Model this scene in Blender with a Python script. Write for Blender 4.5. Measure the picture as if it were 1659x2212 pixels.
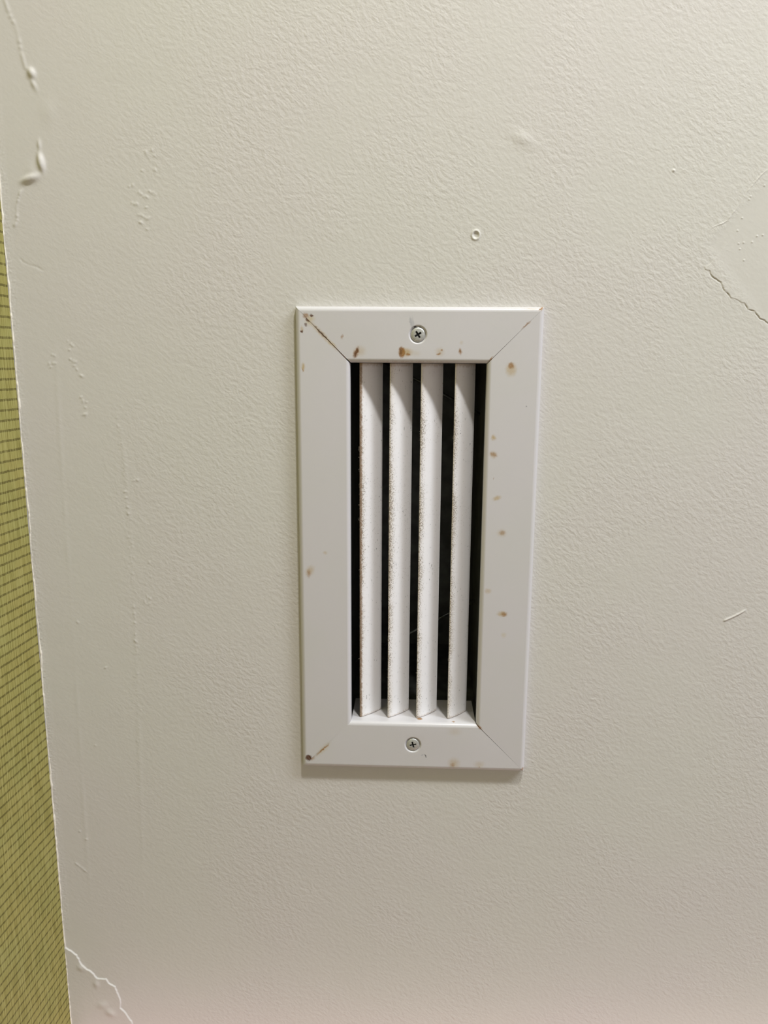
import bpy, bmesh, math, random
import numpy as np
from mathutils import Matrix, Vector

for o in list(bpy.data.objects):
    bpy.data.objects.remove(o, do_unlink=True)
scene = bpy.context.scene
col = scene.collection

# ---------------------------------------------------------------- camera
ZV = 1.40                                   # height of the vent's centre above the floor
cam_d = bpy.data.cameras.new('camera')
cam = bpy.data.objects.new('camera', cam_d)
col.objects.link(cam)
right = Vector((0.99925337, 0.03825619, 0.00540006))
up = Vector((-0.01266789, 0.19237882, 0.98123897))
fwd = Vector((-0.0364996, 0.98057476, -0.19271981))
m = Matrix.Identity(4)
for i in range(3):
    m[i][0], m[i][1], m[i][2] = right[i], up[i], -fwd[i]
m.translation = Vector((-0.00298695, -0.52536187, ZV + 0.13083598))
cam.matrix_world = m
cam_d.sensor_fit = 'VERTICAL'
cam_d.sensor_height = 36.0
cam_d.sensor_width = 27.0
cam_d.lens = 1660.0 / 2212.0 * 36.0
cam_d.clip_start = 0.01
scene.camera = cam

# ---------------------------------------------------------------- light
world = bpy.data.worlds.new('room_light')
scene.world = world
world.use_nodes = True
bg = world.node_tree.nodes['Background']
bg.inputs[0].default_value = (1.0, 0.955, 0.905, 1)
bg.inputs[1].default_value = 0.385

ld = bpy.data.lights.new('ceiling_downlight', 'AREA')
ld.shape = 'DISK'
ld.size = 0.11
ld.energy = 14.5
ld.color = (1.0, 0.985, 0.95)
lamp = bpy.data.objects.new('ceiling_downlight', ld)
col.objects.link(lamp)
lamp.location = (0.24, -0.58, ZV + 1.36)

pd = bpy.data.lights.new('right_fill_panel', 'AREA')        # unseen fill light, added to brighten the wall towards the right
pd.shape = 'RECTANGLE'
pd.size = 1.2
pd.size_y = 0.3
pd.energy = 33.0
pd.color = (0.88, 0.94, 1.0)
panel = bpy.data.objects.new('right_fill_panel', pd)
col.objects.link(panel)
panel.location = (1.35, -0.62, 2.93)

scene.view_settings.view_transform = 'Standard'
scene.view_settings.look = 'None'
scene.view_settings.gamma = 1.0
scene.view_settings.use_curve_mapping = False
scene.view_settings.exposure = 0.0


# ---------------------------------------------------------------- helpers
def link(name, mesh, mat=None, parent=None):
    o = bpy.data.objects.new(name, mesh)
    col.objects.link(o)
    if mat is not None:
        mesh.materials.append(mat)
    if parent is not None:
        o.parent = parent
    return o


def mesh_from(name, verts, faces, smooth=False):
    me = bpy.data.meshes.new(name)
    me.from_pydata([tuple(v) for v in verts], [], faces)
    me.update()
    if smooth:
        me.shade_smooth()
    return me


class NT:
    """small helper for building shader trees"""
    def __init__(self, name):
        self.mat = bpy.data.materials.new(name)
        self.mat.use_nodes = True
        self.t = self.mat.node_tree
        self.bsdf = self.t.nodes['Principled BSDF']

    def put(self, node, key, v):
        s = node.inputs[key]
        if hasattr(v, 'is_linked') or isinstance(v, bpy.types.NodeSocket):
            self.t.links.new(v, s)
        elif v is not None:
            s.default_value = v

    def n(self, typ, **props):
        nd = self.t.nodes.new(typ)
        for k, v in props.items():
            setattr(nd, k, v)
        return nd

    def math(self, op, a, b=None, clamp=False):
        nd = self.n('ShaderNodeMath', operation=op, use_clamp=clamp)
        self.put(nd, 0, a)
        if b is not None:
            self.put(nd, 1, b)
        return nd.outputs[0]

    def ramp(self, v, a, b, c=0.0, d=1.0, smooth=True):
        nd = self.n('ShaderNodeMapRange', interpolation_type='SMOOTHSTEP' if smooth else 'LINEAR')
        for k, x in zip(range(5), (v, a, b, c, d)):
            self.put(nd, k, x)
        return nd.outputs[0]

    def noise(self, vec, scale, detail=2.0, rough=0.5, out=0):
        nd = self.n('ShaderNodeTexNoise')
        if vec is not None:
            self.put(nd, 'Vector', vec)
        self.put(nd, 'Scale', scale)
        self.put(nd, 'Detail', detail)
        self.put(nd, 'Roughness', rough)
        return nd.outputs[out]

    def vmath(self, op, a, b=None):
        nd = self.n('ShaderNodeVectorMath', operation=op)
        self.put(nd, 0, a)
        if b is not None:
            self.put(nd, 1, b)
        return nd.outputs[1] if op in ('LENGTH', 'DISTANCE') else nd.outputs[0]

    def mapping(self, vec, loc=(0, 0, 0), rot=(0, 0, 0), scale=(1, 1, 1), typ='POINT'):
        nd = self.n('ShaderNodeMapping', vector_type=typ)
        self.put(nd, 'Vector', vec)
        nd.inputs['Location'].default_value = loc
        nd.inputs['Rotation'].default_value = rot
        nd.inputs['Scale'].default_value = scale
        return nd.outputs[0]

    def mix(self, fac, a, b):
        nd = self.n('ShaderNodeMix', data_type='RGBA')
        self.put(nd, 0, fac)
        for k, v in ((6, a), (7, b)):
            if isinstance(v, tuple):
                v = (*v[:3], 1)
            self.put(nd, k, v)
        return nd.outputs[2]

    def bump(self, h, dist, strength=1.0, normal=None):
        nd = self.n('ShaderNodeBump')
        self.put(nd, 'Height', h)
        nd.inputs['Distance'].default_value = dist
        self.put(nd, 'Strength', strength)
        if normal is not None:
            self.put(nd, 'Normal', normal)
        return nd.outputs[0]

    def coords(self, which='Object'):
        return self.n('ShaderNodeTexCoord').outputs[which]

    def sep(self, v):
        nd = self.n('ShaderNodeSeparateXYZ')
        self.put(nd, 0, v)
        return nd.outputs

    def finish(self, color=None, rough=None, normal=None, metallic=None, spec=None):
        b = self.bsdf
        if color is not None:
            self.put(b, 'Base Color', (*color, 1) if isinstance(color, tuple) else color)
        if rough is not None:
            self.put(b, 'Roughness', rough)
        if metallic is not None:
            self.put(b, 'Metallic', metallic)
        if spec is not None:
            self.put(b, 'Specular IOR Level', spec)
        if normal is not None:
            self.put(b, 'Normal', normal)
        return self.mat


# ---------------------------------------------------------------- materials
def wall_material():
    t = NT('painted_plaster')
    p = t.coords()
    q = t.mapping(p, rot=(0, math.radians(38), 0), scale=(1.35, 1, 0.85), typ='TEXTURE')
    warp = t.noise(p, 90.0, 1.0, out=1)
    q2 = t.vmath('ADD', q, t.vmath('SCALE', t.vmath('SUBTRACT', warp, (0.5, 0.5, 0.5)), None))
    sc = q2.node
    sc.inputs[1].links[0].from_node.inputs['Scale'].default_value = 0.004
    n1 = t.noise(q2, 350.0, 2.0, 0.5)
    n2 = t.noise(p, 750.0, 2.0, 0.5)
    n3 = t.noise(p, 45.0, 2.0, 0.5)
    xyz = t.sep(p)
    # the roller nap is coarser away from the taped corner
    nap = t.ramp(xyz[0], -0.26, -0.12, 0.26, 1.0)
    patch = t.ramp(t.noise(p, 14.0, 1.0), 0.35, 0.65, 0.65, 1.15)
    # and it was sanded smooth where the filler flakes, out to the right
    dz = t.math('ABSOLUTE', t.math('SUBTRACT', xyz[2], 0.205))
    fl = t.math('SUBTRACT', t.math('SUBTRACT', xyz[0], 0.184), t.math('MULTIPLY', dz, 0.85))
    patch = t.math('MULTIPLY', patch, t.ramp(fl, -0.003, 0.006, 1.0, 0.22))
    amp = t.math('MULTIPLY', nap, patch)
    h = t.math('ADD', t.math('MULTIPLY', n1, 1.0), t.math('MULTIPLY', n2, 0.25))
    h = t.math('MULTIPLY', h, amp)
    h = t.math('ADD', h, t.math('MULTIPLY', n3, 0.6))
    nor = t.bump(h, 0.0009, 0.37)
    big = t.ramp(t.noise(p, 7.0, 2.0), 0.35, 0.65)
    c = t.mix(big, (0.668, 0.655, 0.612), (0.672, 0.648, 0.620))
    return t.finish(c, 0.55, nor, spec=0.3)


def wallpaper_material():
    t = NT('green_grasscloth_paper')
    uv = t.coords('UV')
    s = t.sep(uv)
    # fine upright reeds about a millimetre wide
    comb = t.n('ShaderNodeCombineXYZ')
    t.put(comb, 0, s[0])
    t.put(comb, 1, t.math('MULTIPLY', s[1], 0.035))
    rn = t.noise(comb.outputs[0], 900.0, 2.0, 0.6)
    saw = t.math('SINE', t.math('ADD', t.math('MULTIPLY', s[0], 2 * math.pi / 0.00112), t.math('MULTIPLY', rn, 9.0)))
    reed = t.math('ADD', t.math('MULTIPLY', rn, 0.75), t.math('MULTIPLY_ADD', saw, 0.10))
    reed.node.inputs[1].links[0].from_node.inputs[2].default_value = 0.125
    reed2 = t.noise(t.mapping(comb.outputs[0], loc=(3.1, 0, 0)), 420.0, 1.0)
    tone = t.noise(uv, 30.0, 2.0)
    # weft threads: a dark band every 6.83 mm, hidden where a pale reed crosses
    ph = t.math('FRACT', t.math('DIVIDE', t.math('SUBTRACT', s[1], ZV + 0.1035 - 0.0008 - 0.683), 0.00683))
    wob = t.math('MULTIPLY', t.math('SUBTRACT', reed2, 0.5), 0.12)
    ph = t.math('ADD', ph, wob)
    band = t.math('MULTIPLY', t.ramp(ph, 0.02, 0.06), t.ramp(ph, 0.25, 0.29, 1.0, 0.0))
    cross = t.ramp(reed, 0.57, 0.63, 1.0, 0.15)
    bandm = t.math('MULTIPLY', band, cross)
    dark = t.ramp(reed, 0.33, 0.47, 1.0, 0.0)
    lite = t.ramp(reed, 0.54, 0.66)
    c = t.mix(t.ramp(tone, 0.3, 0.7), (0.355, 0.315, 0.095), (0.335, 0.315, 0.098))
    c = t.mix(t.math('MULTIPLY', dark, 0.85), c, (0.19, 0.165, 0.035))
    c = t.mix(t.math('MULTIPLY', lite, 0.30), c, (0.56, 0.52, 0.24))
    c = t.mix(t.math('MULTIPLY', bandm, 0.88), c, (0.125, 0.107, 0.026))
    hgt = t.math('ADD', reed, t.math('MULTIPLY', band, -0.5))
    return t.finish(c, 0.6, t.bump(hgt, 0.0003, 0.4), spec=0.3)


DARK = (0.095, 0.034, 0.010)
RUST = (0.30, 0.140, 0.024)
TAN = (0.46, 0.315, 0.095)
PALE = (0.56, 0.47, 0.27)
GREY = (0.36, 0.37, 0.40)
INK = (0.04, 0.035, 0.035)


def enamel_material(name, spots):
    """white enamelled steel with rust spots at the given places.
    spot: x, z, rx, rz, angle, colour, strength, softness (all metres from the vent's centre)"""
    t = NT(name)
    p = t.coords()
    w = t.vmath('SUBTRACT', t.noise(p, 520.0, 3.0, 0.6, out=1), (0.5, 0.5, 0.5))
    sc = t.n('ShaderNodeVectorMath', operation='SCALE')
    t.put(sc, 0, w)
    sc.inputs['Scale'].default_value = 0.0022
    q = t.vmath('ADD', p, sc.outputs[0])
    grain = t.ramp(t.noise(p, 1400.0, 2.0, 0.6), 0.3, 0.6, 0.82, 1.0)
    smudge = t.ramp(t.noise(p, 22.0, 3.0), 0.35, 0.7)
    c = t.mix(smudge, (0.648, 0.632, 0.650), (0.640, 0.630, 0.634))
    fac_all = None
    layer = [PALE, TAN, GREY, RUST, DARK, INK]           # the darkest lie on top
    for (x, z, rx, rz, ang, colour, st, soft, *dep) in sorted(spots, key=lambda q_: layer.index(q_[5])):
        yc, ry = dep if dep else (0.0, 0.05)
        v = t.mapping(q, loc=(x, yc, z), rot=(0, math.radians(ang), 0), scale=(rx * 1.22, ry, rz * 1.22), typ='TEXTURE')
        f = t.ramp(t.vmath('LENGTH', v), 1.0, 1.0 - soft, 0.0, st)
        f = t.math('MULTIPLY', f, grain)
        c = t.mix(f, c, colour)
        fac_all = f if fac_all is None else t.math('MAXIMUM', fac_all, f)
    rough = 0.30
    if fac_all is not None:
        rough = t.ramp(fac_all, 0.0, 0.8, 0.30, 0.85)
    nor = t.bump(t.noise(p, 600.0, 2.0), 0.0002, 0.10)
    return t.finish(c, rough, nor, spec=0.45)


def louver_material():
    t = NT('dusty_white_enamel')
    uv = t.coords('UV')                      # u: metres back from the front hem, v: metres along
    s = t.sep(uv)
    info = t.n('ShaderNodeObjectInfo')       # object colour: how caked the front hem is
    caked = t.sep(info.outputs['Color'])[0]
    off = t.n('ShaderNodeCombineXYZ')
    t.put(off, 2, t.math('MULTIPLY', t.sep(info.outputs['Location'])[0], 37.0))
    w = t.vmath('ADD', uv, off.outputs[0])
    ragged = t.math('ADD', s[0], t.math('MULTIPLY', t.math('SUBTRACT', t.noise(w, 420.0, 3.0), 0.5), 0.0020))
    drift = t.ramp(t.noise(t.mapping(w, scale=(0.1, 1, 1)), 30.0, 3.0), 0.3, 0.7, 0.05, -0.04)
    ends = t.math('ADD', t.ramp(s[1], 0.255, 0.215, 0.13, 0.0), t.ramp(s[1], 0.0, 0.05, 0.05, 0.0))
    th = t.ramp(ragged, 0.0012, 0.0068, 0.485, 0.665, smooth=False)
    th = t.math('ADD', t.math('ADD', th, drift), ends)
    g = t.noise(t.mapping(w, scale=(1.15, 0.85, 1)), 1500.0, 3.0, 0.65)
    speck = t.ramp(t.math('SUBTRACT', g, th), 0.0, 0.07)
    tone = t.noise(w, 900.0, 2.0)
    # loose grey flecks and lint smears over the whole blade
    g2 = t.noise(t.mapping(t.vmath('ADD', w, (4, 7, 2)), scale=(1.5, 0.72, 1)), 480.0, 4.0, 0.72)
    fl1 = t.ramp(g2, 0.63, 0.69)
    g3 = t.noise(t.mapping(t.vmath('ADD', w, (1, 3, 9)), rot=(0, 0, 0.6), scale=(1.6, 0.8, 1), typ='TEXTURE'), 1000.0, 3.0, 0.7)
    fl2 = t.ramp(g3, 0.675, 0.74)
    flake = t.math('MULTIPLY', t.math('MAXIMUM', fl1, fl2), t.ramp(s[0], 0.0005, 0.003, 0.3, 1.0))
    flake = t.math('MULTIPLY', flake, t.ramp(t.noise(w, 70.0, 1.0), 0.36, 0.6, 0.25, 1.0))
    film = t.math('MULTIPLY', t.ramp(ragged, 0.0055, 0.0016), t.ramp(drift, -0.04, 0.05, 0.32, 0.10))
    hem = t.math('MULTIPLY', t.ramp(ragged, 0.0026, 0.0014), t.ramp(g, 0.3, 0.6, 0.72, 0.98))
    hem = t.math('MULTIPLY', hem, caked)
    c = t.mix(film, (0.90, 0.885, 0.89), (0.66, 0.55, 0.38))
    c = t.mix(t.math('MULTIPLY', speck, 0.72), c, t.mix(t.ramp(tone, 0.35, 0.65), (0.26, 0.19, 0.105), (0.105, 0.08, 0.055)))
    c = t.mix(t.math('MULTIPLY', flake, 0.75), c, (0.19, 0.185, 0.19))
    c = t.mix(hem, c, (0.30, 0.205, 0.135))
    # rusty bleed at the two ends
    jit = t.math('MULTIPLY', t.math('SUBTRACT', g2, 0.5), 0.006)
    e1 = t.ramp(t.math('ADD', s[1], jit), 0.0016, 0.0002, 0.0, 0.35)
    e2 = t.ramp(t.math('ADD', s[1], jit), 0.2535, 0.2565, 0.0, 0.55)
    c = t.mix(t.math('MAXIMUM', e1, e2), c, (0.36, 0.22, 0.085))
    hh = t.math('ADD', speck, t.math('MULTIPLY', flake, 1.5))
    return t.finish(c, 0.5, t.bump(hh, 0.0003, 0.5), spec=0.35)


def simple(name, color, rough, metallic=0.0, spec=0.5, nscale=0.0, namp=0.0, var=0.0):
    t = NT(name)
    p = t.coords()
    c = color
    if var:
        c = t.mix(t.ramp(t.noise(p, nscale, 3.0), 0.3, 0.7), tuple(x * (1 - var) for x in color),
                  tuple(min(1, x * (1 + var)) for x in color))
    nor = t.bump(t.noise(p, nscale, 2.0), namp, 0.6) if namp else None
    return t.finish(c, rough, nor, metallic, spec)


M_wall = wall_material()
M_paper = wallpaper_material()
M_louver = louver_material()
M_zinc = simple('zinc_plated_steel', (0.60, 0.61, 0.58), 0.42, 0.6, nscale=900.0, var=0.12)
M_rust = simple('rusty_steel', (0.17, 0.062, 0.020), 0.9, 0.0, nscale=800.0, var=0.5)
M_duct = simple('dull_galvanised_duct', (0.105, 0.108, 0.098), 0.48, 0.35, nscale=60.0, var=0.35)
M_dust = simple('grey_lint', (0.30, 0.26, 0.21), 0.95, 0.0, 0.1, nscale=700.0, var=0.3)
M_caulk = simple('cream_caulk', (0.80, 0.76, 0.66), 0.5, 0.0, 0.4, nscale=500.0, namp=0.0003, var=0.08)
M_floor = simple('warm_floor', (0.42, 0.27, 0.22), 0.6, 0.0, 0.4, nscale=20.0, var=0.12)
M_bounce = simple('pink_bounce', (0.88, 0.66, 0.66), 0.5, 0.0, 0.4, nscale=40.0, var=0.03)  # pink tint for the added strip that bounces light
M_ceil = simple('ceiling_white', (0.80, 0.79, 0.76), 0.8, 0.0, 0.3, nscale=60.0, namp=0.001, var=0.03)

# ---------------------------------------------------------------- back wall with its blisters, cracks and drips
XC = -0.2755                                # the corner
XR, ZTOP = 1.7, 2.95
SLANT = 0.0796                              # the papered wall is not quite square to the painted one

ridge_top = [(-0.264, 0.3600), (-0.262, 0.3505), (-0.2602, 0.3439), (-0.2569, 0.3373), (-0.2554, 0.3306), (-0.2546, 0.3226), (-0.2525, 0.3132), (-0.2507, 0.3097)]
ridge_hook = [(-0.2600, 0.2400), (-0.2623, 0.2383), (-0.2639, 0.2345), (-0.2656, 0.2291), (-0.266, 0.221), (-0.2679, 0.2175), (-0.2696, 0.2195)]
crack_l = [(-0.2677, 0.1982), (-0.2643, 0.1944), (-0.2606, 0.1926), (-0.2551, 0.1911), (-0.2491, 0.1878)]
seam1 = [(-0.2456, 0.1723), (-0.2477, 0.1046), (-0.2487, 0.04), (-0.2492, -0.0243), (-0.25, -0.0953), (-0.2512, -0.1698), (-0.252, -0.2482), (-0.2511, -0.3139)]
seam2 = [(-0.2077, 0.0986), (-0.2044, 0.0731), (-0.2028, 0.0339), (-0.2025, -0.0064), (-0.2026, -0.0479), (-0.2042, -0.1125), (-0.2071, -0.2072), (-0.2102, -0.3082)]
specks = [(-0.1737, 0.2637), (-0.1777, 0.2623), (-0.1724, 0.2603), (-0.1811, 0.2511), (-0.1722, 0.2516), (-0.1874, 0.2423), (-0.1899, 0.2415), (-0.1836, 0.2381), (-0.1822, 0.2369), (-0.1804, 0.2355), (-0.1786, 0.2349), (-0.1766, 0.2386), (-0.1745, 0.2378), (-0.1727, 0.2366), (-0.1886, 0.2315), (-0.1868, 0.2307), (-0.1853, 0.2309), (-0.1793, 0.2286), (-0.1838, 0.2241), (-0.182, 0.2232), (-0.1802, 0.2223), (-0.1784, 0.2218), (-0.1838, 0.2195), (-0.1829, 0.2189), (-0.1794, 0.2151), (-0.2509, 0.1256), (-0.2491, 0.1281), (-0.2475, 0.1281), (-0.252, 0.128), (-0.2493, 0.1339), (-0.2477, 0.1333), (-0.238, 0.1429), (-0.2359, 0.1411), (-0.2347, 0.1399), (-0.2372, 0.1371), (-0.237, 0.1309), (-0.2352, 0.1297), (-0.2336, 0.1291), (-0.2347, 0.1266), (-0.233, 0.1241), (-0.2301, 0.1198), (-0.2315, 0.1053), (-0.2303, 0.1028), (-0.2278, 0.1019), (-0.229, 0.0984), (-0.2287, 0.0933), (-0.23, 0.0936), (-0.1977, 0.0478), (-0.1954, 0.0481), (-0.2048, 0.0398), (-0.2044, 0.0355), (-0.2038, 0.0289), (-0.2034, 0.0239), (-0.1904, -0.0113), (-0.19, -0.0216), (-0.1932, -0.0373), (-0.1912, -0.0383), (-0.1951, -0.0408), (-0.1921, -0.0421), (-0.2034, -0.0451), (-0.2034, -0.0497), (-0.2034, -0.0567), (-0.2036, -0.0656), (-0.2036, -0.0709), (-0.2455, -0.0572), (-0.2272, -0.0919), (-0.2391, -0.1543), (-0.2563, -0.2268), (-0.2514, -0.2334)]
flake = [(-0.284, -0.3225), (-0.2739, -0.3303), (-0.2693, -0.3335), (-0.2661, -0.3364), (-0.2645, -0.3397), (-0.2633, -0.344), (-0.2598, -0.3481), (-0.2566, -0.3501), (-0.2534, -0.3534), (-0.2512, -0.3568), (-0.248, -0.3572), (-0.2438, -0.3573), (-0.2418, -0.3612), (-0.2367, -0.3644), (-0.2355, -0.3696), (-0.2336, -0.3751), (-0.2331, -0.3799), (-0.2338, -0.3843), (-0.2299, -0.3885), (-0.2271, -0.3937), (-0.2247, -0.398), (-0.2232, -0.4054), (-0.2191, -0.4208), (-0.2150, -0.4400)]
crease = [(-0.2627, -0.2534), (-0.2592, -0.2565), (-0.2565, -0.2588), (-0.2523, -0.2628)]
crack_r = [(0.1832, 0.1921), (0.1843, 0.1899), (0.1873, 0.189), (0.1888, 0.1859), (0.1919, 0.184), (0.1949, 0.1821), (0.1961, 0.1796), (0.1972, 0.1774), (0.199, 0.1759), (0.2005, 0.1746), (0.2022, 0.1722), (0.2055, 0.1714), (0.2112, 0.169), (0.2126, 0.1671), (0.2138, 0.1651), (0.2184, 0.1639), (0.2209, 0.1608), (0.2221, 0.1592), (0.225, 0.1583), (0.2277, 0.1562), (0.232, 0.1532)]
ridge_r = [(0.2190, 0.2520), (0.2172, 0.2499), (0.2144, 0.2473), (0.2105, 0.2425), (0.2077, 0.239), (0.2058, 0.236), (0.2023, 0.2294), (0.1984, 0.2239), (0.1957, 0.22), (0.1927, 0.2182), (0.1884, 0.2167), (0.1829, 0.2136)]
specks_r = [(0.205, 0.2215), (0.2028, 0.2139), (0.2042, 0.206), (0.2073, 0.2066), (0.2053, 0.2027), (0.2085, 0.1958), (0.2126, 0.2069), (0.2083, 0.2327), (0.2154, 0.2106), (0.217, 0.241), (0.2091, 0.2345), (0.2189, 0.2112)]
scratch = [(0.217, -0.0478), (0.2188, -0.0467), (0.2238, -0.0442), (0.2286, -0.0414), (0.2325, -0.0386)]

rng = np.random.default_rng(7)


def jag(pts, amp):
    out = [pts[0]]
    for a, b in zip(pts, pts[1:]):
        n = max(1, int(math.hypot(b[0] - a[0], b[1] - a[1]) / 0.0016))
        for k in range(1, n):
            t = k / n
            out.append((a[0] + (b[0] - a[0]) * t + rng.normal() * amp, a[1] + (b[1] - a[1]) * t + rng.normal() * amp))
        out.append(b)
    return out


flake = jag(flake, 0.00022)
crack_r = jag(crack_r, 0.00028)


def dist_poly(X, Z, pts):
    """distance to a polyline, its side (+ left of travel) and the position along it 0..1"""
    best = np.full(X.shape, 1e9)
    side = np.zeros(X.shape)
    along = np.zeros(X.shape)
    n = len(pts) - 1
    for i in range(n):
        (x0, z0), (x1, z1) = pts[i], pts[i + 1]
        dx, dz = x1 - x0, z1 - z0
        L2 = dx * dx + dz * dz
        t = np.clip(((X - x0) * dx + (Z - z0) * dz) / L2, 0, 1)
        d = np.hypot(X - x0 - t * dx, Z - z0 - t * dz)
        s = np.sign(dx * (Z - z0) - dz * (X - x0))
        k = d < best
        best = np.where(k, d, best)
        side = np.where(k, s, side)
        along = np.where(k, (i + t) / n, along)
    return best, side, along


class Field:
    def __init__(self, xs, zs):
        self.xs, self.zs = xs, zs
        self.X, self.Z = np.meshgrid(xs, zs)
        self.h = np.zeros(self.X.shape)

    def window(self, x0, x1, z0, z1):
        i0, i1 = np.searchsorted(self.xs, (x0, x1))
        j0, j1 = np.searchsorted(self.zs, (z0, z1))
        return slice(j0, j1), slice(i0, i1)

    def blob(self, x, z, rx, rz, ang, h, power=2.0):
        r = 3 * max(rx, rz)
        w = self.window(x - r, x + r, z - r, z + r)
        if self.h[w].size == 0:
            return
        a = math.radians(ang)
        dx, dz = self.X[w] - x, self.Z[w] - z
        u = (dx * math.cos(a) + dz * math.sin(a)) / rx
        v = (-dx * math.sin(a) + dz * math.cos(a)) / rz
        self.h[w] += h * np.exp(-(u * u + v * v) ** (power / 2))

    def _w(self, pts, r):
        xs = [p[0] for p in pts]
        zs = [p[1] for p in pts]
        return self.window(min(xs) - r, max(xs) + r, min(zs) - r, max(zs) + r)

    def ridge(self, pts, width, h, wobble=0.0, taper=True):
        w = self._w(pts, 4 * width)
        if self.h[w].size == 0:
            return
        d, s, a = dist_poly(self.X[w], self.Z[w], pts)
        k = np.ones(d.shape)
        if taper:
            k = np.clip(np.minimum(a, 1 - a) * 6, 0, 1)
        if wobble:
            k = k * (1 + wobble * np.sin(a * 47 + 3 * np.sin(a * 19)))
        self.h[w] += h * k * np.exp(-(d / width) ** 2)

    def step(self, pts, h, edge, decay, sign=1, taper=0.08):
        """paint lifted on one side of a crack and lying flat again further away"""
        w = self._w(pts, decay * 3)
        if self.h[w].size == 0:
            return
        d, s, a = dist_poly(self.X[w], self.Z[w], pts)
        sd = d * s * sign
        rise = np.clip(sd / edge, 0, 1)
        rise = rise * rise * (3 - 2 * rise)
        k = np.clip(a / taper, 0, 1)
        self.h[w] += h * k * rise * np.exp(-np.maximum(sd, 0) / decay)

    def edge_flat(self, sides):
        """bring the relief to zero on the given sides so that the patch meets the flat wall"""
        X, Z = self.X, self.Z
        f = np.ones(X.shape)
        if 'r' in sides:
            f *= np.clip((self.xs[-1] - X) / 0.004, 0, 1)
        if 'l' in sides:
            f *= np.clip((X - self.xs[0]) / 0.004, 0, 1)
        if 't' in sides:
            f *= np.clip((self.zs[-1] - Z) / 0.004, 0, 1)
        if 'b' in sides:
            f *= np.clip((Z - self.zs[0]) / 0.004, 0, 1)
        self.h *= f


def patch(x0, x1, z0, z1, res):
    return Field(np.linspace(x0, x1, max(2, int(round((x1 - x0) / res)) + 1)),
                 np.linspace(z0, z1, max(2, int(round((z1 - z0) / res)) + 1)))


patches = []
# strip beside the corner
L = patch(XC, -0.150, -0.317, 0.375, 0.00060)
L.ridge(ridge_top, 0.0012, 0.00022, 0.5)
L.blob(-0.2488, 0.3096, 0.0022, 0.0030, 20, 0.0015, 2.6)
L.blob(-0.2480, 0.3030, 0.0014, 0.0034, 25, 0.0006)
L.blob(-0.2470, 0.2565, 0.0021, 0.0052, 8, 0.0019, 2.8)
L.blob(-0.2553, 0.2463, 0.0054, 0.0023, 18, 0.0017, 2.6)
L.blob(-0.2474, 0.2670, 0.0012, 0.0030, 0, 0.0006)
L.blob(-0.2520, 0.2500, 0.0050, 0.0050, 0, 0.0006)
L.blob(-0.2396, 0.2872, 0.0050, 0.0060, 0, 0.0003)
L.ridge(ridge_hook, 0.0009, 0.00028, 0.45)
L.ridge(crack_l, 0.0005, -0.00016, 0.4)
L.ridge(seam1, 0.0016, 0.00006, 0.6)
L.ridge(seam2, 0.0016, 0.00005, 0.9)
for (x, z) in specks:
    r = 0.00048 + 0.0003 * rng.random()
    L.blob(x, z, r * (1 + rng.random()), r, rng.random() * 180, 0.00022 + 0.0002 * rng.random())
for _ in range(70):                                        # grit along the second tape seam
    t_ = rng.random()
    i_ = int(t_ * (len(seam2) - 1))
    f_ = t_ * (len(seam2) - 1) - i_
    x = seam2[i_][0] * (1 - f_) + seam2[i_ + 1][0] * f_ + rng.normal() * 0.0012
    z = seam2[i_][1] * (1 - f_) + seam2[i_ + 1][1] * f_
    L.blob(x, z, 0.0006, 0.0006, 0, 0.00014)
L.ridge(crease, 0.0007, 0.00022, 0.3)
# the corner where the paint has lifted off in a flake
Fp = patch(XC, -0.2000, -0.440, -0.317, 0.0003)
Fp.step(flake, 0.0010, 0.00065, 0.022, -1)
Fp.blob(-0.2522, -0.3626, 0.0022, 0.0032, 0, 0.0006)
Fp.blob(-0.2485, -0.3823, 0.0040, 0.0030, 20, 0.0006)
Fp.blob(-0.2424, -0.3893, 0.0040, 0.0030, -35, 0.0008)
Fp.blob(-0.2640, -0.3480, 0.0030, 0.0024, -40, 0.0005)
Fp.edge_flat('rtb')
patches.append(Fp)
# rough brush-out right beside the corner
wr = L.window(XC, XC + 0.006, -0.317, 0.375)
L.h[wr] += np.abs(rng.normal(size=L.h[wr].shape)) * 0.00012 * np.clip((XC + 0.006 - L.X[wr]) / 0.004, 0, 1)
L.edge_flat('rtb')
patches.append(L)
# flaking patch out to the right
Rp = patch(0.150, 0.240, 0.140, 0.262, 0.0003)
Rp.step(crack_r, 0.00022, 0.0006, 0.012, 1, 0.02)
Rp.ridge(crack_r, 0.00034, -0.00020, 0.9)
Rp.ridge(ridge_r, 0.00038, 0.00016, 0.6)
for (x, z) in specks_r:
    Rp.blob(x, z, 0.0005, 0.0005, 0, 0.00028)
Rp.blob(0.1597, 0.2501, 0.0008, 0.0008, 0, 0.0005)
Rp.edge_flat('rltb')
patches.append(Rp)
# round pin mark above the vent
Sp = patch(0.0240, 0.0480, 0.2000, 0.2240, 0.0003)
rr = np.hypot(Sp.X - 0.0360, (Sp.Z - 0.2113) * 0.9)
Sp.h += 0.0005 * np.exp(-((rr - 0.0024) / 0.0007) ** 2) - 0.0005 * np.exp(-(rr / 0.0017) ** 4)
Sp.edge_flat('rltb')
patches.append(Sp)
# low lump and nick
Bp = patch(0.048, 0.082, 0.254, 0.284, 0.0008)
Bp.blob(0.0642, 0.2692, 0.0070, 0.0035, -25, 0.0005)
Bp.edge_flat('rltb')
patches.append(Bp)
Kp = patch(0.208, 0.242, -0.058, -0.029, 0.0004)
Kp.ridge(scratch, 0.0006, 0.0006)
Kp.edge_flat('rltb')
patches.append(Kp)

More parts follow.
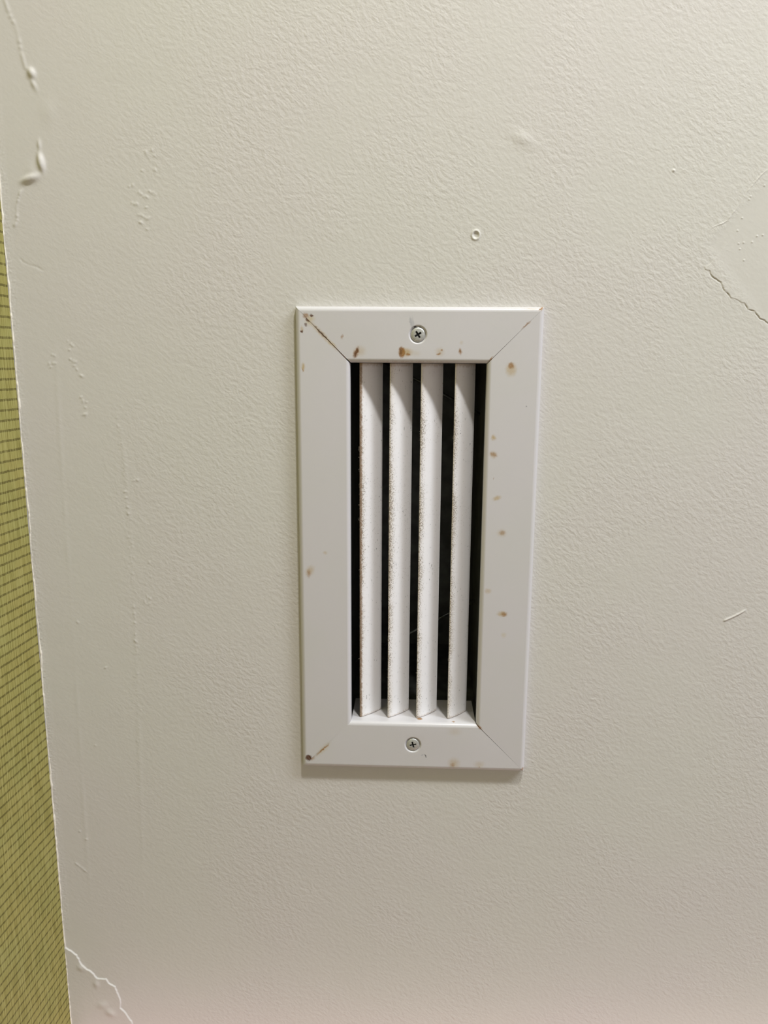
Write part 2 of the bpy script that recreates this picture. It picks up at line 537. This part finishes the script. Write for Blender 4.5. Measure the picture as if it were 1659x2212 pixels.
HX, HZ0, HZ1 = 0.0500, -0.1330, 0.1345                     # hole for the duct
verts, faces = [], []
nv = 0
vparts, fparts = [], []
for P in patches:
    ny, nx = P.h.shape
    vparts.append(np.stack([P.X.ravel(), -P.h.ravel(), P.Z.ravel() + ZV], 1))
    idx = np.arange(nx * ny).reshape(ny, nx) + nv
    fparts.append(np.stack([idx[:-1, :-1], idx[:-1, 1:], idx[1:, 1:], idx[1:, :-1]], -1).reshape(-1, 4))
    nv += nx * ny
rects = [(P.xs[0], P.xs[-1], P.zs[0], P.zs[-1]) for P in patches] + [(-HX, HX, HZ0, HZ1)]
xs = sorted({XC, XR} | {r[0] for r in rects} | {r[1] for r in rects})
zs = sorted({-ZV, ZTOP - ZV} | {r[2] for r in rects} | {r[3] for r in rects})
for i in range(len(xs) - 1):
    for j in range(len(zs) - 1):
        mx, mz = (xs[i] + xs[i + 1]) / 2, (zs[j] + zs[j + 1]) / 2
        if any(a < mx < b and c < mz < d for a, b, c, d in rects):
            continue
        vparts.append(np.array([(xs[i], 0, zs[j] + ZV), (xs[i + 1], 0, zs[j] + ZV),
                                (xs[i + 1], 0, zs[j + 1] + ZV), (xs[i], 0, zs[j + 1] + ZV)]))
        fparts.append(np.array([[nv, nv + 1, nv + 2, nv + 3]]))
        nv += 4
# thickness: reveals of the hole and the back face
T = 0.015
hole = [(-HX, HZ0), (HX, HZ0), (HX, HZ1), (-HX, HZ1)]
for a, b in zip(hole, hole[1:] + hole[:1]):
    vparts.append(np.array([(a[0], 0, a[1] + ZV), (a[0], T, a[1] + ZV), (b[0], T, b[1] + ZV), (b[0], 0, b[1] + ZV)]))
    fparts.append(np.array([[nv, nv + 1, nv + 2, nv + 3]]))
    nv += 4
V = np.concatenate(vparts).astype(np.float32)
Fq = np.concatenate(fparts).astype(np.int32)
me = bpy.data.meshes.new('wall_back')
me.vertices.add(len(V))
me.vertices.foreach_set('co', V.ravel())
me.loops.add(Fq.size)
me.loops.foreach_set('vertex_index', Fq.ravel())
me.polygons.add(len(Fq))
me.polygons.foreach_set('loop_start', np.arange(0, Fq.size, 4, dtype=np.int32))
me.update(calc_edges=True)
me.validate()
me.shade_smooth()
# keep the texture origin at the vent
for v_off in (1,):
    me.transform(Matrix.Translation((0, 0, -ZV)))
wall = link('wall_back', me, M_wall)
wall.location = (0, 0, ZV)
wall['kind'] = 'structure'


def structure(name, verts, faces, mat, uvs=None):
    me_ = mesh_from(name, verts, faces)
    if uvs is not None:
        lay = me_.uv_layers.new(name='UVMap')
        for lp in me_.loops:
            lay.data[lp.index].uv = uvs[lp.vertex_index]
    o = link(name, me_, mat)
    o['kind'] = 'structure'
    return o


# papered wall: comes forward from the corner
LW = 2.2
xe = XC - SLANT * LW
nu = math.hypot(LW, SLANT * LW)
GAP = 0.0008
structure('wall_left',
          [(XC - SLANT * GAP - 0.0002, -GAP, 0), (xe, -LW, 0), (xe, -LW, ZTOP), (XC - SLANT * GAP - 0.0002, -GAP, ZTOP),
           (XC - 0.05, -GAP, 0), (xe - 0.05, -LW, 0), (xe - 0.05, -LW, ZTOP), (XC - 0.05, -GAP, ZTOP)],
          [(0, 3, 2, 1), (4, 5, 6, 7), (0, 4, 7, 3), (1, 2, 6, 5)],
          M_paper, [(0, 0), (nu, 0), (nu, ZTOP), (0, ZTOP)] * 2)
structure('floor', [(xe - 0.1, -2.6, 0), (XR, -2.6, 0), (XR, 0.02, 0), (xe - 0.1, 0.02, 0)], [(0, 1, 2, 3)], M_floor)
structure('ceiling', [(xe - 0.1, -2.6, ZTOP), (XR, -2.6, ZTOP), (XR, 0.02, ZTOP), (xe - 0.1, 0.02, ZTOP)], [(3, 2, 1, 0)], M_ceil)

# unseen pink strip, added to bounce a glow up onto the lower wall
RZ, RD, RT, RX = ZV - 0.4080, 0.080, 0.030, XC + 0.002
structure('bounce_strip', [(RX, 0, RZ), (XR, 0, RZ), (XR, -RD, RZ), (RX, -RD, RZ),
                     (RX, 0, RZ - RT), (XR, 0, RZ - RT), (XR, -RD, RZ - RT), (RX, -RD, RZ - RT)],
          [(0, 3, 2, 1), (4, 5, 6, 7), (3, 7, 6, 2), (0, 4, 7, 3), (1, 2, 6, 5)], M_bounce)

# bead of old caulk and paint that runs down the corner
random.seed(4)
vs, fs = [], []
NZ = 1100
ctl = [random.gauss(0, 1) for _ in range(400)]


def wob(z, f, k):
    x = z * f + k
    i = int(math.floor(x))
    t_ = x - i
    t_ = t_ * t_ * (3 - 2 * t_)
    return ctl[i % 400] * (1 - t_) + ctl[(i + 1) % 400] * t_


NS = 7
for j in range(NZ + 1):
    z = ZV - 0.46 + 0.86 * j / NZ
    r = 0.00048 + 0.00014 * wob(z, 60, 3) + 0.00012 * wob(z, 420, 50)
    r = max(0.0002, min(0.0009, r))
    cx_ = XC + 0.0001 + 0.00028 * wob(z, 28, 11) + 0.00018 * wob(z, 170, 90)
    for k in range(NS):
        a = math.radians(-30 + 240 * k / (NS - 1)) + math.pi * 0.98
        vs.append((cx_ + r * math.cos(a), -0.0003 + r * 1.1 * math.sin(a), z))
for j in range(NZ):
    for k in range(NS - 1):
        a = j * NS + k
        fs.append((a, a + 1, a + NS + 1, a + NS))
tr = link('trim_1', mesh_from('trim_1', vs, fs, True), M_caulk)
tr['kind'] = 'structure'

# ---------------------------------------------------------------- duct behind the vent
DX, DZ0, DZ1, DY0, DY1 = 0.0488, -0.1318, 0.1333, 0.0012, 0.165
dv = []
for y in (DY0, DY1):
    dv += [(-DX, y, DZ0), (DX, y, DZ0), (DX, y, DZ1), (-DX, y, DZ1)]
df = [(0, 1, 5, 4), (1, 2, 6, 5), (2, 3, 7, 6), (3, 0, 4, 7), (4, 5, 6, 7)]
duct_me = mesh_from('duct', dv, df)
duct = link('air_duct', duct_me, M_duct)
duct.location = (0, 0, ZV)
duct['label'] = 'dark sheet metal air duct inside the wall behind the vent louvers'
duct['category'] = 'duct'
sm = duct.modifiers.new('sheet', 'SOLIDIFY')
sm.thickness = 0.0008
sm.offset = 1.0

# two thin steel rods, added to catch faint diagonal light streaks in the duct
M_rod = simple('streak_rod_steel', (0.20, 0.21, 0.21), 0.35, 0.9, nscale=300.0, var=0.25)
for p0, p1 in (((-0.0300, 0.1322), (0.0486, 0.0912)), ((-0.0486, -0.1110), (0.0486, -0.0577))):
    a_ = Vector((p0[0], 0.070, p0[1]))
    b_ = Vector((p1[0], 0.070, p1[1]))
    d_ = (b_ - a_).normalized()
    n_ = Vector((-d_.z, 0, d_.x))
    y_ = Vector((0, 1, 0))
    rv = [tuple(c_ + 0.0011 * (math.cos(2 * math.pi * k / 10) * n_ + math.sin(2 * math.pi * k / 10) * y_)) for c_ in (a_, b_) for k in range(10)]
    rf = [(k, (k + 1) % 10, 10 + (k + 1) % 10, 10 + k) for k in range(10)] + [tuple(range(10))[::-1], tuple(range(10, 20))]
    link('streak_rod', mesh_from('streak_rod', rv, rf, True), M_rod, duct)

# ---------------------------------------------------------------- vent
vent = bpy.data.objects.new('air_vent', None)
vent.empty_display_size = 0.05
col.objects.link(vent)
vent.location = (0, 0, ZV)
vent['label'] = 'white enamelled metal wall vent with four upright louvers and rust spots'
vent['category'] = 'vent'

XO, ZO1, ZO0 = 0.0817, 0.1660, -0.1643      # outer edges
XI, ZI1, ZI0 = 0.0455, 0.1297, -0.1275      # opening
FH = 0.0060                                 # how far the face stands off the wall


def profile(width, depth):
    """(u, h): u inwards from the outer edge, h out from the wall"""
    R1, R2 = 0.0034, 0.0030
    pts = [(0.0, 0.0001), (0.0, FH - R1)]
    for k in range(1, 9):
        a = math.radians(180 - 90 * k / 8)
        pts.append((R1 + R1 * math.cos(a), FH - R1 + R1 * math.sin(a)))
    n_face = len(pts) - 1
    pts.append((width - R2, FH))
    for k in range(1, 8):
        a = math.radians(90 - 90 * k / 7)
        pts.append((width - R2 + R2 * math.cos(a), FH - R2 + R2 * math.sin(a)))
    pts.append((width, -depth))
    return pts, n_face


def make_rail(name, kind, depth, gaps, mat, screw=None):
    """kind: 't','b','l','r'; gaps: ((outer, inner) at the low end, (outer, inner) at the high end)"""
    horiz = kind in 'tb'
    width = {'t': ZO1 - ZI1, 'b': ZI0 - ZO0, 'l': XO - XI, 'r': XO - XI}[kind]
    pts, nf = profile(width, depth)

    def place(u, h, s):                     # s: coordinate along the rail
        return {'t': (s, -h, ZO1 - u), 'b': (s, -h, ZO0 + u), 'l': (-XO + u, -h, s), 'r': (XO - u, -h, s)}[kind]

    def ends(u):
        f = u / width
        if horiz:
            lo, hi = -XO + (XO - XI) * f, XO - (XO - XI) * f
        else:
            lo, hi = ZO0 + (ZI0 - ZO0) * f, ZO1 + (ZI1 - ZO1) * f
        lo += gaps[0][0] * (1 - f) + gaps[0][1] * f
        hi -= gaps[1][0] * (1 - f) + gaps[1][1] * f
        return lo, hi

    bm = bmesh.new()
    lo_v, hi_v = [], []
    for k, (u, h) in enumerate(pts):
        a, b = ends(u)
        if k == len(pts) - 1:
            a += 0.0004
            b -= 0.0004
        lo_v.append(bm.verts.new(place(u, h, a)))
        hi_v.append(bm.verts.new(place(u, h, b)))

    def quad(*v):
        bm.faces.new(v)

    for k in range(len(pts) - 1):
        if k == nf and screw is not None:
            continue
        quad(lo_v[k], hi_v[k], hi_v[k + 1], lo_v[k + 1])
    if screw is not None:
        sx, sz = screw                      # centre of the dimple
        su = (ZO1 - sz) if kind == 't' else (sz - ZO0)
        hs = 0.0088
        cs = [(sx - hs, su - hs), (sx + hs, su - hs), (sx + hs, su + hs), (sx - hs, su + hs)]
        sq = [bm.verts.new(place(u, FH, s)) for s, u in cs]
        A, B, C, D = lo_v[nf], hi_v[nf], hi_v[nf + 1], lo_v[nf + 1]
        quad(A, B, sq[1], sq[0])
        quad(B, C, sq[2], sq[1])
        quad(C, D, sq[3], sq[2])
        quad(D, A, sq[0], sq[3])
        N = 48
        rings = []
        for r, dz in ((0.0064, 0.0), (0.0061, 0.00006), (0.0058, 0.00026), (0.0054, 0.0007), (0.0051, 0.0011),
                      (0.0048, 0.0014), (0.0042, 0.0015)):
            ring = []
            for k in range(N):
                a = 2 * math.pi * (k / N) - 3 * math.pi / 4
                ring.append(bm.verts.new(place(su + r * math.sin(a), FH - dz, sx + r * math.cos(a))))
            rings.append(ring)
        q4 = N // 4
        for c in range(4):
            for k in range(q4):
                bm.faces.new((sq[c] if k < q4 // 2 else sq[(c + 1) % 4], rings[0][(c * q4 + k + 1) % N], rings[0][(c * q4 + k) % N]))
            bm.faces.new((sq[c], sq[(c + 1) % 4], rings[0][(c * q4 + q4 // 2) % N]))
        for r0, r1 in zip(rings, rings[1:]):
            for k in range(N):
                quad(r0[k], r0[(k + 1) % N], r1[(k + 1) % N], r1[k])
        bm.faces.new(rings[-1])
    bmesh.ops.recalc_face_normals(bm, faces=bm.faces)
    # the face must look out of the wall
    bm.normal_update()
    big = max(bm.faces, key=lambda f: f.calc_area() if abs(f.normal.y) > 0.9 else 0)
    if big.normal.y > 0:
        bmesh.ops.reverse_faces(bm, faces=bm.faces)
    me_ = bpy.data.meshes.new(name)
    bm.to_mesh(me_)
    bm.free()
    me_.shade_smooth()
    me_.set_sharp_from_angle(angle=math.radians(40))
    o = link(name, me_, mat, vent)
    md = o.modifiers.new('sheet', 'SOLIDIFY')
    md.thickness = 0.0009
    md.offset = -1.0
    o.modifiers.new('normals', 'WEIGHTED_NORMAL').keep_sharp = True
    return o


mm = 0.001
SEAM_TL = [(-0.0640, 0.1482, 9 * mm, 0.75 * mm, 45, DARK, .75, .7), (-0.0640, 0.1480, 17 * mm, 1.8 * mm, 45, TAN, .55, .9),
           (-0.0575, 0.1418, 5 * mm, 1.4 * mm, 45, PALE, .5, .9)]
TOP = [(-0.0748, 0.1599, 2.6 * mm, 2.0 * mm, 0, RUST, .75, .7), (-0.0708, 0.1600, 1.5 * mm, .9 * mm, 15, DARK, .9, .6),
       (-0.0715, 0.1580, 3.4 * mm, 2.6 * mm, 0, PALE, .7, .9),
       (-0.0507, 0.1466, .9 * mm, 1.7 * mm, 15, RUST, .6, .8),
       (-0.0388, 0.1372, 4.6 * mm, 4.2 * mm, 0, TAN, .38, 1.0), (-0.0413, 0.1364, 1.3 * mm, 3.6 * mm, 22, DARK, .8, .6),
       (-0.0413, 0.1364, 2.0 * mm, 4.2 * mm, 22, RUST, .9, .7),
       (-0.0085, 0.1366, 5.0 * mm, 3.2 * mm, 0, TAN, .75, .8), (-0.0112, 0.1366, 2.3 * mm, 3.8 * mm, 0, RUST, .95, .5),
       (-0.0118, 0.1368, 1.3 * mm, 3.2 * mm, 0, DARK, .55, .7), (-0.0068, 0.1352, 1.6 * mm, .9 * mm, 0, RUST, .9, .6),
       (-0.002, 0.1360, 4.0 * mm, 2.5 * mm, 0, TAN, .18, 1.0),
       (0.0140, 0.1370, 3.4 * mm, 3.4 * mm, 0, TAN, .42, 1.0), (0.0132, 0.1356, 1.8 * mm, .8 * mm, -25, RUST, .8, .7),
       (0.0152, 0.1382, .8 * mm, .8 * mm, 0, RUST, .8, .7),
       (0.0274, 0.1374, 1.4 * mm, 2.6 * mm, -12, RUST, .9, .9), (0.0274, 0.1376, .8 * mm, 1.3 * mm, -12, DARK, .45, .9),
       (0.0280, 0.1430, 1.6 * mm, 1.6 * mm, 0, TAN, .25, 1.0),
       (0.0795, 0.1648, 2.2 * mm, 1.0 * mm, -40, RUST, .9, .7), (0.0730, 0.1645, 7 * mm, 1.2 * mm, 0, TAN, .3, 1.0),
       (0.0475, 0.1325, 3.0 * mm, .8 * mm, -45, RUST, .8, .8), (0.0700, 0.1545, 4.5 * mm, .8 * mm, -42, RUST, .7, .8),
       (-0.0052, 0.1560, 1.1 * mm, 4.0 * mm, -12, GREY, .65, .7), (-0.0036, 0.1550, .7 * mm, 5.0 * mm, -12, GREY, .45, .8),
       (-0.0034, 0.1525, 1.9 * mm, 1.8 * mm, 0, GREY, .6, .8),
       (-0.0026, 0.1532, .9 * mm, .7 * mm, 0, INK, .95, .5), (0.0008, 0.1529, .6 * mm, .4 * mm, 0, INK, .7, .6),
       (-0.003, 0.1302, 46 * mm, .8 * mm, 0, RUST, .35, 1.0)] + SEAM_TL
BOT = [(-0.0773, -0.1573, 2.5 * mm, 2.3 * mm, 0, DARK, 1.0, .45), (-0.0752, -0.1566, 3.4 * mm, 2.6 * mm, 0, RUST, .75, .8),
       (-0.0665, -0.1500, 8 * mm, .8 * mm, -45, RUST, .9, .8), (-0.0665, -0.1500, 9 * mm, 2.6 * mm, -45, PALE, .5, 1.0),
       (0.0299, -0.1585, 5.2 * mm, 5.0 * mm, 0, TAN, .50, 1.0), (0.0290, -0.1600, 2.0 * mm, 2.0 * mm, 0, RUST, .6, .9),
       (0.0485, -0.1590, 4.6 * mm, 3.2 * mm, 0, TAN, .34, 1.0), (0.0487, -0.1608, .7 * mm, .6 * mm, 0, RUST, .7, .8),
       (0.0300, -0.1335, 6.0 * mm, 3.6 * mm, 0, TAN, .20, 1.0),
       (0.0046, -0.1275, 2.4 * mm, 6 * mm, 0, RUST, .95, .6, 0.0012, 0.0022), (0.0292, -0.1275, 1.4 * mm, 6 * mm, 0, RUST, .85, .7, -0.0022, 0.0015),
       (0.0480, -0.1297, 3.6 * mm, .9 * mm, 45, RUST, .9, .8), (0.0520, -0.1335, 5.6 * mm, .7 * mm, 45, RUST, .6, .9),
       (0.0803, -0.1622, 1.8 * mm, .9 * mm, 0, RUST, .7, .8),
       (0.0090, -0.1530, .55 * mm, 1.6 * mm, -30, INK, .8, .6), (0.0068, -0.1524, 1.6 * mm, .5 * mm, -25, GREY, .6, .8)]
LEFT = [(-0.0748, 0.1597, 2.2 * mm, 1.8 * mm, 0, RUST, .7, .7), (-0.0732, 0.1572, 2.0 * mm, 1.2 * mm, 40, DARK, .9, .6),
        (-0.0746, 0.1542, 1.2 * mm, 1.3 * mm, 0, DARK, .85, .7), (-0.0722, 0.1560, 3.6 * mm, 3.0 * mm, 0, PALE, .6, 1.0),
        (-0.0774, 0.1498, 1.1 * mm, 1.2 * mm, 0, DARK, .95, .5), (-0.0774, 0.1512, 1.3 * mm, 2.6 * mm, 0, TAN, .5, .9),
        (-0.0768, 0.1266, 1.5 * mm, 3.2 * mm, 0, TAN, .75, .8), (-0.0772, 0.1245, .7 * mm, 1.4 * mm, 0, RUST, .6, .8),
        (-0.0750, -0.0160, 1.6 * mm, 3.6 * mm, 0, RUST, .62, .95), (-0.0742, -0.0140, 3.4 * mm, 4.8 * mm, 30, TAN, .55, 1.0),
        (-0.0631, -0.0008, 2.0 * mm, 1.6 * mm, 0, TAN, .42, 1.0),
        (-0.0770, -0.1568, 2.5 * mm, 2.3 * mm, 0, DARK, 1.0, .45), (-0.0660, -0.1493, 9 * mm, 2.4 * mm, -45, PALE, .5, 1.0),
        (-0.0665, -0.1500, 8 * mm, .8 * mm, -45, RUST, .9, .8)] + SEAM_TL
RIGHT = [(0.0611, 0.1283, 2.3 * mm, 2.4 * mm, 0, RUST, .78, .7), (0.0612, 0.1258, 4.0 * mm, 5.0 * mm, 0, TAN, .55, .7),
         (0.0511, 0.0808, 2.1 * mm, 2.3 * mm, 0, TAN, .75, .9), (0.0514, 0.0692, 2.7 * mm, 2.0 * mm, 25, RUST, .62, .8),
         (0.0514, 0.0692, 3.4 * mm, 2.8 * mm, 25, TAN, .45, .9),
         (0.0547, 0.0393, 3.4 * mm, 1.9 * mm, -20, TAN, .62, .8), (0.0593, 0.0152, 2.5 * mm, 2.0 * mm, 15, RUST, .58, .9),
         (0.0590, 0.0150, 4.0 * mm, 3.2 * mm, 0, TAN, .40, 1.0),
         (0.0508, -0.0267, 2.7 * mm, 2.2 * mm, 0, TAN, .45, .9), (0.0625, -0.0435, 2.4 * mm, 1.8 * mm, 0, RUST, .80, .8),
         (0.0613, -0.0433, 4.2 * mm, 2.4 * mm, 0, TAN, .60, .8), (0.0628, -0.0589, 2.4 * mm, 2.4 * mm, 0, PALE, .40, 1.0),
         (0.0724, 0.1018, .6 * mm, .7 * mm, 0, INK, .6, .8), (0.0520, 0.0530, .4 * mm, 1.0 * mm, 20, RUST, .5, .8),
         (0.0795, 0.1648, 2.0 * mm, 1.4 * mm, -40, RUST, .9, .7), (0.0475, 0.1325, 3.0 * mm, .8 * mm, -45, RUST, .8, .8),
         (0.0700, 0.1545, 4.5 * mm, .8 * mm, -42, RUST, .7, .8),
         (0.0480, -0.1297, 3.6 * mm, .9 * mm, 45, RUST, .9, .8), (0.0803, -0.1620, 1.6 * mm, 1.6 * mm, 0, RUST, .7, .8)]
SCR1, SCR2 = (-0.0006, 0.1481), (-0.0002, -0.1446)
G = {'tl': (0.00002, 0.00046), 'tr': (0.00002, 0.00022), 'br': (0.00000, 0.00030), 'bl': (0.00012, 0.00000)}
r_top = make_rail('frame_rail', 't', 0.034, (G['tl'], G['tr']), enamel_material('enamel_top', TOP), SCR1)
r_bot = make_rail('frame_rail', 'b', 0.034, (G['bl'], G['br']), enamel_material('enamel_bottom', BOT), SCR2)
s_l = make_rail('frame_stile', 'l', 0.0003, (G['bl'], G['tl']), enamel_material('enamel_left', LEFT))
s_r = make_rail('frame_stile', 'r', 0.0003, (G['br'], G['tr']), enamel_material('enamel_right', RIGHT))
r_top['label'] = 'upper frame rail with brown rust spots above the opening'
r_bot['label'] = 'lower frame rail with a ledge under the louvers'
s_l['label'] = 'clean frame side nearer the green papered wall'
s_r['label'] = 'frame side with a row of tan rust spots'

# rusty steel keys that close the mitred corners from behind
for sx, z_out, z_in in ((-1, ZO1, ZI1), (1, ZO1, ZI1), (1, ZO0, ZI0), (-1, ZO0, ZI0)):
    a = Vector((sx * (XO - 0.006), 0, z_out - math.copysign(0.006, z_out)))
    b = Vector((sx * (XI + 0.0026), 0, z_in + math.copysign(0.0026, z_in)))
    d = (b - a).normalized()
    nrm = Vector((-d.z, 0, d.x)) * 0.0012
    h0, h1 = FH - 0.0022, FH - 0.0006
    kv = []
    for h in (h0, h1):
        for p_ in (a + nrm, b + nrm, b - nrm, a - nrm):
            kv.append((p_.x, -h, p_.z))
    link('corner_key', mesh_from('corner_key', kv, [(0, 1, 2, 3), (7, 6, 5, 4), (0, 4, 5, 1), (1, 5, 6, 2), (2, 6, 7, 3), (3, 7, 4, 0)]), M_rust, vent)

# ---------------------------------------------------------------- louvers
random.seed(11)
LZ0, LZ1 = ZI0 + 0.0004, ZI1 - 0.0003
lou_x = [-0.0383, -0.0177, 0.0034, 0.0262]
LDX, LDY, LY0 = 0.0140, 0.0138, 0.0020


def louver_mesh(seed, tweak):
    n = 14
    face, back, us = [], [], []
    chord = math.hypot(LDX, LDY)
    for k in range(n + 1):
        t_ = k / n
        bow = 0.0007 * 4 * t_ * (1 - t_)
        # bulges towards the room and to the right
        face.append((LDX * t_ + bow * 0.70, LDY * t_ - bow * 0.72))
        us.append(0.0016 + chord * t_)
    th = 0.0008
    nx, ny = -LDY / chord, LDX / chord
    back = [(x + nx * th, y + ny * th) for x, y in face]
    # folded hem along the front edge: a narrow flat that looks at the room
    hem = [(-0.0015, 0.00035, 0.0003), (-0.0013, -0.00015, 0.0006), (-0.0006, -0.00035, 0.0010)]
    loop = [(x, y, u) for x, y, u in hem] + [(x, y, u) for (x, y), u in zip(face, us)]
    tail = [(x, y, u + 0.03) for (x, y), u in zip(back[::-1], us[::-1])] + [(-0.0014, 0.0011, 0.0)]
    prof = loop + tail
    N = len(prof)
    vs, fs, uv = [], [], []
    for z in (LZ0, LZ1):
        for (x, y, u) in prof:
            vs.append((x, y, z))
            uv.append((u, (z - LZ0)))
    for k in range(N):
        k2 = (k + 1) % N
        fs.append((k, k2, N + k2, N + k))
    fs.append(tuple(range(N))[::-1])
    fs.append(tuple(range(N, 2 * N)))
    me_ = bpy.data.meshes.new('louver')
    me_.from_pydata(vs, [], fs)
    me_.update()
    lay = me_.uv_layers.new(name='UVMap')
    for lp in me_.loops:
        u, v = uv[lp.vertex_index]
        lay.data[lp.index].uv = (u + tweak, v)
    # the pattern must differ from louver to louver: shift along v by whole metres
    for lp in me_.loops:
        lay.data[lp.index].uv[1] += 0.0
    bm = bmesh.new()
    bm.from_mesh(me_)
    bmesh.ops.recalc_face_normals(bm, faces=bm.faces)
    bm.to_mesh(me_)
    bm.free()
    me_.shade_smooth()
    me_.set_sharp_from_angle(angle=math.radians(35))
    return me_


def fuzz_mesh(seed, count):
    """lint hanging on the front hem"""
    rnd = random.Random(seed)
    vs, fs = [], []
    clumps = [rnd.uniform(LZ0 + 0.03, LZ1 - 0.04) for _ in range(max(4, count // 9))]
    for _ in range(count):
        if rnd.random() < 0.65:
            z = rnd.choice(clumps) + rnd.gauss(0, 0.0012)
        else:
            z = rnd.uniform(LZ0 + 0.01, LZ1 - 0.03)
        x0, y0 = -0.0014, 0.0003
        L_ = rnd.uniform(0.0003, 0.0013)
        a = rnd.uniform(math.radians(110), math.radians(250))
        dx, dz = math.cos(a) * L_, math.sin(a) * L_
        dy = rnd.uniform(-0.6, 0.3) * L_
        w = rnd.uniform(0.00005, 0.00011)
        px, pz = -math.sin(a) * w, math.cos(a) * w
        kink = rnd.uniform(-0.4, 0.4) * L_
        b = len(vs)
        vs += [(x0 + 0.0002 + px, y0, z + pz), (x0 + 0.0002 - px, y0, z - pz),
               (x0 + dx * .55 - px, y0 + dy * .5, z + dz * .55 - pz + kink * .4), (x0 + dx * .55 + px, y0 + dy * .5, z + dz * .55 + pz + kink * .4),
               (x0 + dx, y0 + dy, z + dz + kink),
               (x0 + dx * .5, y0 + dy * .5 + w * 2, z + dz * .5 + kink * .4)]
        fs += [(b, b + 1, b + 2, b + 3), (b + 3, b + 2, b + 4), (b + 1, b + 5, b + 2), (b, b + 3, b + 5), (b + 5, b + 4, b + 2), (b + 5, b + 3, b + 4)]
    return mesh_from('dust_fuzz', vs, fs)


for k, x in enumerate(lou_x):
    me_ = louver_mesh(k, 0.0)
    lay = me_.uv_layers[0]
    o = link('louver', me_, M_louver, vent)
    o.location = (x, LY0, 0)
    o.scale = ((0.985, 1.0, 0.99, 0.95)[k], 1, 1)
    o.color = ((1.0, 0.22, 0.16, 0.14)[k], 0, 0, 1)
    fz = link('dust_fuzz', fuzz_mesh(20 + k, (70, 26, 34, 16)[k]), M_dust, o)
    fz['kind'] = 'stuff'

# ---------------------------------------------------------------- screws
def screw_mesh(ang):
    N = 40
    rings = []
    prof = [(0.0, 0.0008)] + [(0.0045 * math.sin(math.radians(a)), 0.0008 * math.cos(math.radians(a)) ** 0.8) for a in (12, 24, 36, 48, 60, 70, 79)]
    prof += [(0.0046, 0.0), (0.0045, -0.0003), (0.0026, -0.0008), (0.0016, -0.00088)]
    bm = bmesh.new()
    top = bm.verts.new((0, -prof[0][1], 0))
    prev = None
    for r, h in prof[1:]:
        ring = [bm.verts.new((r * math.cos(2 * math.pi * k / N), -h, r * math.sin(2 * math.pi * k / N))) for k in range(N)]
        for k in range(N):
            if prev is None:
                bm.faces.new((top, ring[k], ring[(k + 1) % N]))
            else:
                bm.faces.new((prev[k], ring[k], ring[(k + 1) % N], prev[(k + 1) % N]))
        prev = ring
    bm.faces.new(prev)
    bmesh.ops.recalc_face_normals(bm, faces=bm.faces)
    head = bpy.data.meshes.new('screw')
    bm.to_mesh(head)
    bm.free()
    # cross recess: two tapered bars cut out of the head
    bm = bmesh.new()
    for q in (0, 90):
        a = math.radians(ang + q)
        vs = []
        for h, l, w in ((0.0030, 0.0032, 0.00085), (-0.0007, 0.0021, 0.00052)):
            for sx, sz in ((-1, -1), (1, -1), (1, 1), (-1, 1)):
                X, Z = sx * l, sz * w
                vs.append(bm.verts.new((X * math.cos(a) - Z * math.sin(a), -h, X * math.sin(a) + Z * math.cos(a))))
        for f in ((0, 1, 2, 3), (7, 6, 5, 4), (0, 4, 5, 1), (1, 5, 6, 2), (2, 6, 7, 3), (3, 7, 4, 0)):
            bm.faces.new([vs[i] for i in f])
    bmesh.ops.recalc_face_normals(bm, faces=bm.faces)
    cut = bpy.data.meshes.new('cut')
    bm.to_mesh(cut)
    bm.free()
    ho = bpy.data.objects.new('h', head)
    co = bpy.data.objects.new('c', cut)
    col.objects.link(ho)
    col.objects.link(co)
    md = ho.modifiers.new('b', 'BOOLEAN')
    md.object = co
    md.operation = 'DIFFERENCE'
    md.solver = 'EXACT'
    md.use_self = True
    dg = bpy.context.evaluated_depsgraph_get()
    dg.update()
    res = bpy.data.meshes.new_from_object(ho.evaluated_get(dg))
    bpy.data.objects.remove(ho)
    bpy.data.objects.remove(co)
    res.shade_smooth()
    res.set_sharp_from_angle(angle=math.radians(30))
    return res


def recess_mesh(ang):
    """black inset in the bottom of the cross recess"""
    vs, fs = [], []
    for q in (0, 90):
        a = math.radians(ang + q)
        b = len(vs)
        for h, l, w in ((-0.00005 - q * 1e-7, 0.00235, 0.00060), (-0.0006, 0.0021, 0.0005)):
            for sx, sz in ((-1, -1), (1, -1), (1, 1), (-1, 1)):
                X, Z = sx * l, sz * w
                vs.append((X * math.cos(a) - Z * math.sin(a), -h, X * math.sin(a) + Z * math.cos(a)))
        fs += [tuple(b + i for i in f) for f in ((0, 1, 2, 3), (7, 6, 5, 4), (0, 4, 5, 1), (1, 5, 6, 2), (2, 6, 7, 3), (3, 7, 4, 0))]
    return mesh_from('recess_inset', vs, fs)


M_recess = simple('recess_black', (0.012, 0.012, 0.014), 0.7, 0.0, 0.3, nscale=900.0, var=0.3)
for (x, z), ang in ((SCR1, 32), (SCR2, 14)):
    s = link('screw', screw_mesh(ang), M_zinc, vent)
    s.location = (x, -(FH - 0.0006), z)
    g = link('recess_inset', recess_mesh(ang), M_recess, s)
